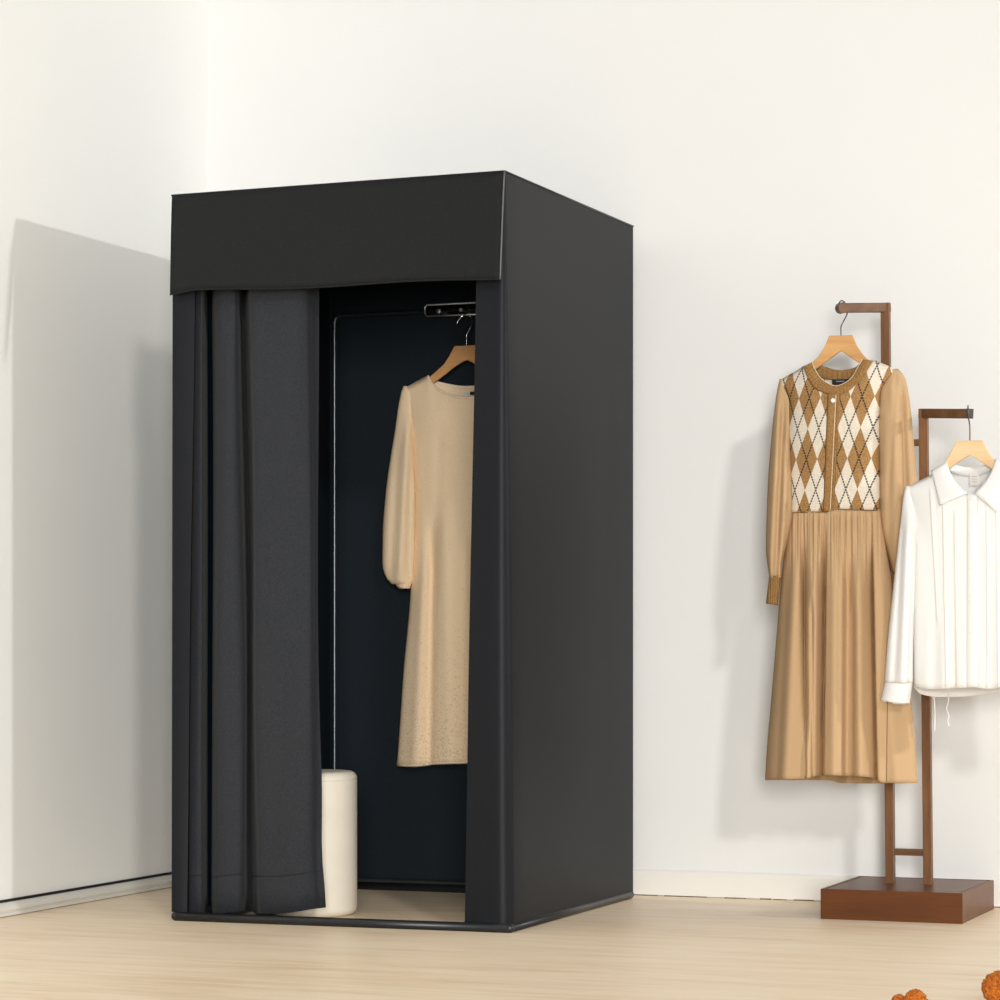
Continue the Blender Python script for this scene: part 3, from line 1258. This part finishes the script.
# placket with its two front edges
bm = bmesh.new()
rings = []
n = 52
for i in range(n + 1):
    y = 387.5 + (511 - 387.5) * i / n
    k = i / n
    xc = 836.2 - 6.2 * k
    s_ = (y - 390) / 122
    d = adep(0, y, xc, max(0, s_)) + 0.0015
    tt = 0.0035 * (1.0 if i % 2 else 0.6)
    wl, wr = 8.2 - 1.5 * k, 3.6
    rr_ = []
    for kx, kt in ((-wl, 0), (-wl * 0.8, 1), (-wl * 0.1, 1), (0, 0.2), (wr * 0.2, 0.9), (wr * 0.8, 0.9), (wr, 0)):
        rr_.append(bm.verts.new(P(xc + kx, y, YD - d - tt * kt)))
    rings.append(rr_)
for a, b in zip(rings, rings[1:]):
    for i in range(len(a) - 1):
        bm.faces.new((a[i], b[i], b[i + 1], a[i + 1]))
pk = link('placket', bm, M['tan_rib'], ad)
mod_solid(pk, 0.002, 0)
bm = bmesh.new()
tube(bm, [P(836.4 - 6.2 * k / 20, 387 + 124 * k / 20, YD - adep(0, 387 + 124 * k / 20, 836, max(0, (124 * k / 20 - 3) / 122)) - 0.0045) for k in range(21)], 0.0012, 6)
link('edge_piping', bm, M['cream_pipe'], pk)
bm = bmesh.new()
tube(bm, [P(838.4 - 6.6 * k / 20, 387 + 124 * k / 20, YD - adep(0, 387 + 124 * k / 20, 836, max(0, (124 * k / 20 - 3) / 122)) - 0.0045) for k in range(21)], 0.0010, 6)
link('opening_edge', bm, M['thread'], pk)
p = P(833, 400.5, YD - 0.052)
bm = bmesh.new()
disc(bm, p, 0.0064, 0.004)
link('button', bm, M['pearl'], ad, True, 'round pearl button')
# neck label
p0 = P(832, 379.5, YD + 0.030)
p1 = P(849, 384, YD + 0.030)
bm = bmesh.new()
box(bm, (p0.x, p0.y, p1.z), (p1.x, p0.y + 0.001, p0.z))
lb = link('neck_label', bm, M['label_black'], ad, False, 'black woven neck label')
bm = bmesh.new()
box(bm, (p0.x + 0.012, p0.y - 0.0004, p1.z + 0.0075), (p1.x - 0.014, p0.y, p1.z + 0.0095))
link('label_print', bm, M['label_grey'], lb, False)
# skirt
kl2 = curve1([(505, 789.5), (520, 789), (545, 785.5), (570, 782.5), (640, 776.5), (700, 771.5), (745, 767.5), (785, 765)])
kr2 = curve1([(505, 879.5), (520, 881), (560, 888), (600, 895), (660, 905), (720, 913), (785, 917.5)])
wt = curve1([(780, 513.5), (800, 511.5), (825, 511), (836, 508.5), (860, 509), (893, 510)])
hemf = curve1([(764, 779.5), (785, 779.3), (806, 778.6), (815, 776), (824, 775.2), (846, 775.8), (868, 777), (876, 779), (882, 782.5), (917, 783)])
hemb = curve1([(764, 780), (800, 780), (830, 780.5), (842, 783), (870, 783.5), (917, 783)])
sf = gather([(817, 512, 810, 785, 6, .030), (803, 512, 806, 700, 3.0, -.026), (797, 512, 783, 785, 8, .022),
             (836, 512, 834, 785, 7, .030), (849, 512, 847, 785, 4, -.014), (858, 512, 860, 785, 6, .026), (876, 512, 897, 785, 7, .016),
             (812, 600, 812, 785, 2.5, -.018), (790, 540, 777, 785, 4, -.010), (842, 560, 841, 785, 2.5, .010), (853, 600, 852, 785, 2.5, -.008), (806, 640, 804, 785, 2.5, .010)])


def lap(x, y, x0, x1, w, a):
    """overlapping fold: the right-hand cloth stands proud of the left-hand one"""
    xc = x0 + (x1 - x0) * (y - 512) / 273
    d = x - xc
    if d >= 0:
        return 0.012 * math.exp(-(d / 8) ** 2)
    return 0.012 - (a + 0.012) * sstep(0, 1.6, -d) * math.exp(-max(0.0, -d - 1.6) / w)


def skirt_fold(x, y, s):
    k = sstep(512, 600, y)
    g = 0.0045 * math.sin(x * 1.15) + 0.003 * math.sin(x * 2.1 + 1.0)
    fl = lap(x, y, 828, 824.5, 4.5, .060) + lap(x, y, 873, 878.5, 4.0, .055) + lap(x, y, 806, 807, 4.0, .022)
    return (sf(x, y, s) + fl) * (0.12 + 0.88 * k) + g * (1 - k) * sstep(0, 0.03, s)


def sdep(u, y, x, s):
    return (0.044 + 0.030 * sstep(0, 0.8, s)) * max(0.0, 1 - abs(u) ** 2.6) ** 0.5


bm = shell(kl2, kr2, wt, wt, hemf, hemb, lambda y: YD, sdep, skirt_fold, lambda x, y, s: 0.012 * math.sin(x * 0.25) * s, 190, 60, 511)
sk = link('skirt', bm, M['tan_cloth'], ad)
mod_solid(sk, 0.002, 0)
# side seam on the right panel of the skirt
bm = bmesh.new()
pts = []
for i in range(25):
    y = 690 + (782 - 690) * i / 24
    x = 887.5 - 1.0 * i / 24
    k_ = (x - kl2(y)) / (kr2(y) - kl2(y)) * 2 - 1
    s_ = (y - 510) / 272
    pts.append(P(x, y, YD - sdep(k_, y, x, s_) - skirt_fold(x, y, s_) * (1 - abs(k_) ** 6) - 0.0015))
tube(bm, pts, 0.0009, 6)
link('seam', bm, M['thread'], sk)
# waist seam
bm = bmesh.new()
pts = []
for i in range(41):
    x = 789.7 + (879.4 - 789.7) * i / 40
    u = -1 + 2 * i / 40
    pts.append(P(x, waist(x), YD - 0.044 * max(0.0, 1 - abs(u) ** 3) ** 0.5 - 0.003))
tube(bm, pts, 0.0012, 6)
link('waist_seam', bm, M['thread'], ad)
# left sleeve and cuff
sl = curve1([(379, 780), (390, 777.5), (430, 772.5), (490, 768), (550, 766.3), (566, 768), (579, 770)])
sr = curve1([(379, 783), (388, 785.5), (402, 790.5), (445, 790.5), (500, 792), (514, 792), (535, 788.5), (550, 785), (565, 781.5), (579, 781)])
fold = gather([(784, 395, 776, 575, 3, -.012), (779, 400, 770, 570, 3, .006), (788, 420, 781, 560, 3, .008), (786, 440, 788, 500, 2, -.005)])
bm = shell(sl, sr, const(379), const(379), const(578), const(578), lambda y: YD + 0.004 - 0.03 * sstep(400, 560, y),
           lambda u, y, x, s: (0.012 + 0.026 * sstep(385, 480, y)) * max(0, 1 - abs(u) ** 2.2) ** 0.5 * (1 - 0.4 * sstep(555, 578, y)), fold, None, 30, 44, 379)
o = link('sleeve', bm, M['tan_cloth'], ad)
mod_solid(o, 0.002, 0)
bm = shell(curve1([(575, 769.8), (604, 766.3)]), curve1([(575, 781), (605, 777.3)]), const(576), const(576), curve1([(766, 603.5), (778, 605.5)]), curve1([(766, 603.5), (778, 605.5)]), YD - 0.026,
           tubular(0.020), lambda x, y, s: 0.0024 * math.sin(x * 2.6), None, 30, 10, 576)
o = link('cuff', bm, M['tan_rib'], ad, True, 'brown ribbed knit cuff')
mod_solid(o, 0.003, 0)
# right sleeve and cuff, partly behind the blouse
sl = curve1([(368, 890.5), (375, 887.5), (391, 879.5), (428, 878), (510, 878.5), (530, 880.5), (550, 886.5), (575, 893)])
sr = curve1([(368, 896), (372, 901), (380, 905.5), (410, 910.5), (460, 915), (500, 918), (540, 917), (560, 911), (575, 905)])
fold = gather([(893, 378, 896, 560, 5, .010), (902, 385, 907, 540, 3, -.012), (886, 400, 885, 520, 4, .006), (909, 400, 914, 520, 4, .008), (896, 372, 890, 480, 2.5, -.004)])
bm = shell(sl, sr, const(369), const(369), const(574), const(574), lambda y: YD + 0.012 + 0.012 * sstep(400, 520, y),
           lambda u, y, x, s: (0.014 + 0.026 * sstep(372, 440, y)) * max(0, 1 - abs(u) ** 2.2) ** 0.5 * (1 - 0.4 * sstep(550, 574, y)), fold, None, 34, 44, 369)
o = link('sleeve', bm, M['tan_cloth'], ad)
mod_solid(o, 0.002, 0)
bm = shell(curve1([(572, 892.5), (606, 890)]), curve1([(572, 905), (606, 902)]), const(573), const(573), const(605), const(605), YD + 0.006,
           tubular(0.020), lambda x, y, s: 0.0024 * math.sin(x * 2.6), None, 30, 10, 573)
o = link('cuff', bm, M['tan_rib'], ad, True, 'brown ribbed knit cuff')
mod_solid(o, 0.003, 0)

# ------------------------------------------------------------------ white blouse
CB = 971.0
bl = empty('white_blouse', P(CB, 690, YS), 'white pintucked blouse with pointed collar hanging on the lower arm of the stand', 'blouse')
nf_ = [(944, 465.5), (950, 477), (958, 487), (966, 493), (972, 494.5), (978, 492.5), (986, 486), (993, 476), (998, 464)]
nbk = [(944, 465.5), (952, 468.5), (962, 471), (971, 472), (981, 471), (990, 468), (998, 464)]
sa = [(907, 488.5), (911, 485.5), (930, 475.5)]
sb = [(1012, 474), (1031, 484), (1035, 487)]
tf = curve1(sa + nf_ + sb)
tb = curve1(sa + nbk + sb)
L = curve1([(460, 907), (489, 907), (498, 910.5), (520, 913.5), (600, 913), (683, 914), (700, 916)])
Rr = curve1([(460, 1035), (488, 1035), (498, 1031.5), (520, 1029), (600, 1030), (683, 1031), (700, 1030)])


def bnk(x):
    nk = max(0.0, 1 - ((x - CB) / 31) ** 2)
    return (0.012 + 0.028 * nk) * max(0.3, nk ** 0.5)


def bdep(u, y, x, s):
    k = min(1.0, s / 0.2) ** 0.5
    edge = max(0.0, 1 - abs(u) ** 3.2) ** 0.5
    return bnk(x) * (1 - k) * (1 if abs(u) < 1 else 0) + 0.050 * k * edge


PLE = [(929.5, 937, 485, 620), (942.5, 946, 500, 687), (954, 956.5, 505, 687), (986.5, 987, 505, 687), (996, 998, 505, 687), (1009, 1007, 500, 687)]


def bfold(x, y, s):
    t = 0.004 * math.sin(x * 0.34 + 1.2) * sstep(0.3, 1, s)
    for x0, x1, ya, yb in PLE:
        if ya < y < yb + 3:
            xc = x0 + (x1 - x0) * (y - ya) / (yb - ya)
            d_ = x - xc
            if -0.2 < d_ < 5:
                t += 0.0035 * (1 - d_ / 5) * sstep(ya, ya + 10, y)
    return t


bhf = curve1([(914, 686), (922, 688.5), (935, 689), (971, 687.5), (990, 689), (1002, 687), (1031, 686)])
bhb = curve1([(914, 687), (920, 694), (938, 697), (962, 696.8), (985, 694), (1005, 692), (1031, 688)])
bm = shell(L, Rr, tf, tb, bhf, bhb, YS, bdep, bfold, None, 150, 44, 484)
body = link('body', bm, M['white_cloth'], bl)
mod_solid(body, 0.002, 0)
for x0, x1, ya, yb in PLE:
    bm = bmesh.new()
    pts = []
    for i in range(23):
        y = ya + 6 + (yb - ya - 6) * i / 22
        x = x0 + (x1 - x0) * (y - ya) / (yb - ya)
        u = (x - L(y)) / (Rr(y) - L(y)) * 2 - 1
        yt = tf(x0)
        s_ = (y - yt) / (688 - yt)
        pts.append(P(x, y, YS - bdep(u, y, x, s_) - bfold(x, y, s_) - 0.0012))
    tube(bm, pts, 0.0006, 5)
    link('pintuck', bm, M['white_line'], bl)
# hem stitching
bm = bmesh.new()
pts = []
for i in range(60):
    x = 915.5 + (1029 - 915.5) * i / 59
    y = bhf(x) - 4
    u = (x - L(y)) / (Rr(y) - L(y)) * 2 - 1
    pts.append(P(x, y, YS - bdep(u, y, x, 1) - bfold(x, y, 1) * (1 - abs(u) ** 6) - 0.0012))
tube(bm, pts, 0.0005, 5)
link('hem_stitching', bm, M['white_line'], bl)
# placket and buttons
bm = bmesh.new()
rings = []
for i in range(41):
    y = 493.5 + (687 - 493.5) * i / 40
    s_ = (y - 494) / 194
    d = bdep(0, y, CB, max(0, s_)) + bfold(CB, y, s_) * 0.3 + 0.003
    rings.append([bm.verts.new(P(972.4 - 0.4 * i / 40 + kx, y, YS - d - kt)) for kx, kt in ((-5, 0), (-4.7, .0018), (0, .0022), (4.7, .0018), (5, 0))])
for a, b in zip(rings, rings[1:]):
    for i in range(4):
        bm.faces.new((a[i], b[i], b[i + 1], a[i + 1]))
o = link('placket', bm, M['white_cloth'], bl)
mod_solid(o, 0.002, 0)
for y in (502, 534, 567, 600.5, 631, 659.5):
    s_ = (y - 494) / 194
    p = P(970.6, y, YS - bdep(0, y, CB, s_) - bfold(CB, y, s_) * 0.3 - 0.0055)
    bm = bmesh.new()
    disc(bm, p, 0.0045, 0.0025)
    link('button', bm, M['white_button'], bl)
# collar: two pointed leaves and the stand at the back of the neck


def leaf(pts, mirror=False):
    """pts: (x, y, forward) corners neck_top, outer_top, tip, neck_bottom"""
    bm = bmesh.new()
    a, b, c, d = [Vector(p) for p in pts]
    n = 10
    g = []
    for j in range(n + 1):
        t = j / n
        row = []
        for i in range(n + 1):
            s = i / n
            q = (a * (1 - s) + b * s) * (1 - t) + (d * (1 - s) + c * s) * t
            bulge = 0.006 * math.sin(math.pi * s * 0.9) + 0.003 * math.sin(math.pi * t)
            sag = 3.0 * math.sin(math.pi * t) * (1 - s)
            row.append(bm.verts.new(P(q.x - (sag if not mirror else -sag), q.y + sag * 0.6, YS - q.z - bulge)))
        g.append(row)
    for j in range(n):
        for i in range(n):
            bm.faces.new((g[j][i], g[j + 1][i], g[j + 1][i + 1], g[j][i + 1]))
    bmesh.ops.recalc_face_normals(bm, faces=bm.faces)
    return bm


for pts, mir in (([(946.5, 461.5, .012), (931.5, 470.5, .014), (939.6, 505.2, .052), (967, 493, .050)], False),
                 ([(996, 458.5, .012), (1013, 468, .014), (996.5, 512, .056), (974.5, 493, .050)], True)):
    o = link('collar', leaf(pts, mir), M['white_cloth'], bl)
    mod_solid(o, 0.003, 0)
bm = bmesh.new()
a = smooth_path([Vector(p) for p in ((946.5, 461.5, -.010), (954, 464.5, .018), (962, 466.5, .032), (971, 467.2, .036), (980, 466, .032), (989, 463, .018), (996, 458.5, -.010))], 5)
b = smooth_path([Vector(p) for p in ((945, 468, -.010), (953, 473, .020), (962, 475.5, .034), (971, 476.2, .038), (980, 475.2, .034), (990, 471, .020), (998, 465, -.010))], 5)
rings = [[bm.verts.new(P(q.x, q.y, YS + q.z)), bm.verts.new(P((q.x + w.x) / 2, (q.y + w.y) / 2, YS + (q.z + w.z) / 2 + 0.002)), bm.verts.new(P(w.x, w.y, YS + w.z))] for q, w in zip(a, b)]
for r0, r1 in zip(rings, rings[1:]):
    for i in range(2):
        bm.faces.new((r0[i], r0[i + 1], r1[i + 1], r1[i]))
o = link('collar_stand', bm, M['white_cloth'], bl)
mod_solid(o, 0.003, 0)
# neck label
p0 = P(969.5, 473.5, YS + 0.034)
p1 = P(979.5, 485.5, YS + 0.034)
bm = bmesh.new()
box(bm, (p0.x, p0.y, p1.z), (p1.x, p0.y + 0.001, p0.z))
lb = link('neck_label', bm, M['label_white'], bl, False, 'small white neck label')
bm = bmesh.new()
for k in range(3):
    zz = p0.z - 0.008 - 0.007 * k
    box(bm, (p0.x + 0.006 + 0.001 * k, p0.y - 0.0004, zz - 0.0012), (p1.x - 0.007, p0.y, zz))
link('label_print', bm, M['label_grey'], lb, False)
# sleeves
for mir in (False, True):
    if not mir:
        sl = curve1([(486, 906.5), (492, 904.5), (517, 901.5), (560, 896.5), (595, 892.8), (640, 888), (684, 884.8)])
        sr = curve1([(486, 909.5), (495, 913), (520, 916.5), (560, 916), (600, 914.5), (640, 913), (684, 912.5)])
        cl, cr_ = curve1([(680, 886), (700, 881.3)]), curve1([(680, 912.4), (704, 909.3)])
        cb = curve1([(880, 699.5), (895, 703), (910, 703.5)])
        fl = [(909, 505, 903, 660, 4, .008), (903, 520, 895, 660, 3.5, -.007), (912, 540, 909, 680, 3, -.006)]
    else:
        sl = curve1([(486, 1031), (495, 1028), (520, 1026), (600, 1028), (684, 1030)])
        sr = curve1([(486, 1036), (517, 1041), (595, 1050), (684, 1058)])
        cl, cr_ = curve1([(680, 1030), (704, 1033)]), curve1([(680, 1056.5), (700, 1061)])
        cb = const(702)
        fl = [(1036, 505, 1042, 660, 4, .008)]
    bm = shell(sl, sr, const(486), const(486), const(683), const(683), lambda y: YS + 0.002 - 0.022 * sstep(490, 560, y),
               lambda u, y, x, s: (0.010 + 0.022 * sstep(488, 560, y)) * max(0, 1 - abs(u) ** 2.4) ** 0.5, gather(fl), None, 34, 40, 486)
    s_o = link('sleeve', bm, M['white_cloth'], bl)
    mod_solid(s_o, 0.002, 0)
    bm = shell(cl, cr_, const(682.5), const(682.5), cb, (lambda x, cb=cb: cb(x) + 1.2), YS - 0.020, tubular(0.029, 2.4), None, None, 30, 12, 682)
    o = link('cuff', bm, M['white_cloth'], bl)
    mod_solid(o, 0.003, 0)
    bm = bmesh.new()
    y = 682.5
    pts = []
    for i in range(21):
        u = -1 + 2 * i / 20
        x = cl(y) + (cr_(y) - cl(y)) * i / 20
        pts.append(P(x, y, YS - 0.020 - 0.031 * max(0, 1 - abs(u) ** 2.4) ** 0.5 - 0.0015))
    tube(bm, pts, 0.0009, 6)
    link('cuff_seam', bm, M['white_line'], o)
for pts in ([(934, 694, 0), (934.3, 702, 0), (935, 712, 0), (934.8, 722, 0), (934.6, 731, 0)], [(949, 694, 0), (948.2, 702, 0), (946.5, 709, 0), (948.8, 716, 0), (947.6, 721, 0), (949, 726, 0)]):
    bm = bmesh.new()
    tube(bm, smooth_path([P(x, y, YS + 0.046) for x, y, _ in pts], 5), 0.0016, 6)
    link('loose_thread', bm, M['white_cloth'], bl)

# ------------------------------------------------------------------ orange balls on the floor


def pompom(px, py, r_px, label):
    c = floor_point(px, py)
    d = (CZ * F_PX) / (py - HOR)
    r = r_px / F_PX * d
    bm = bmesh.new()
    bmesh.ops.create_icosphere(bm, subdivisions=5, radius=1.0)
    sd = Vector((px, py, 0))
    for v in bm.verts:
        n_ = v.co.normalized()
        k = 1 + 0.10 * noise.noise(n_ * 5 + sd) + 0.09 * abs(noise.noise(n_ * 13 + sd)) + 0.05 * noise.noise(n_ * 26 + sd)
        v.co = n_ * r * k
    zmin = min(v.co.z for v in bm.verts)
    for v in bm.verts:
        v.co += Vector((c.x, c.y, -zmin))
    o = link('pompom', bm, M['pom'], None)
    # object origin at its base
    for v in o.data.vertices:
        v.co -= c
    o.location = c
    o['label'] = label
    o['category'] = 'pompom'
    o['group'] = 'orange balls at the bottom right corner'
    return o


pompom(999, 1006, 16.5, 'largest orange nubbly ball on the floor, at the right edge of the photo')
pompom(915.5, 1013, 11.2, 'small orange nubbly ball on the floor in front of the block base')
pompom(899, 1010, 7.5, 'smallest orange ball, barely showing at the bottom edge, leftmost of the three')

# ------------------------------------------------------------------ light
w = bpy.data.worlds.new('room_light')
scene.world = w
w.use_nodes = True
bg = w.node_tree.nodes['Background']
bg.inputs['Color'].default_value = (1.0, 1.0, 1.0, 1)
bg.inputs['Strength'].default_value = 0.15

sun = bpy.data.lights.new('window_sun', 'SUN')
sun.energy = 0.83
sun.angle = math.radians(4.0)
sun.color = (1.0, 0.97, 0.92)
so = bpy.data.objects.new('window_sun', sun)
so.rotation_euler = Vector((-0.56, 0.80, -0.37)).to_track_quat('-Z', 'Y').to_euler()
so.location = (3, -4, 3)
COL.objects.link(so)

lamp = bpy.data.lights.new('side_lamp', 'AREA')
lamp.shape = 'DISK'
lamp.size = 0.16
lamp.energy = 220
lamp.color = (1.0, 1.0, 1.0)
lo = bpy.data.objects.new('side_lamp', lamp)
lo.location = (8.0, 0.20, 2.74)
lo.rotation_euler = (Vector((-1.47, 0.2, 1.0)) - Vector(lo.location)).to_track_quat('-Z', 'Y').to_euler()
COL.objects.link(lo)

fill = bpy.data.lights.new('front_fill', 'AREA')  # unseen fill added behind the camera to brighten the booth and its inside
fill.shape = 'RECTANGLE'
fill.size, fill.size_y = 2.1, 3.0
fill.energy = 1090
fill.color = (1.0, 0.99, 0.97)
wo = bpy.data.objects.new('front_fill', fill)
wo.location = (4.65, -12.0, 1.8)
wo.rotation_euler = Vector((-0.43, 1.0, -0.05)).to_track_quat('-Z', 'Y').to_euler()
COL.objects.link(wo)

top_fill = bpy.data.lights.new('overhead_fill', 'AREA')  # unseen fill added overhead to brighten the floor
top_fill.shape = 'SQUARE'
top_fill.size = 3.0
top_fill.energy = 32
co_ = bpy.data.objects.new('overhead_fill', top_fill)
co_.location = (0.1, -2.9, 3.5)
COL.objects.link(co_)

# ------------------------------------------------------------------ camera and view
cam = bpy.data.cameras.new('camera')
cam.sensor_width = 36
cam.lens = F_PX / 1000 * 36
cam.shift_y = 0.140
cam.clip_start = 0.05
co = bpy.data.objects.new('camera', cam)
co.location = (CX, CY, CZ)
co.rotation_euler = (math.pi / 2, 0, TH)
COL.objects.link(co)
scene.camera = co
vs = scene.view_settings
vs.view_transform = 'Standard'
vs.look = 'None'
vs.exposure = -0.05
vs.gamma = 1.0
vs.use_curve_mapping = False
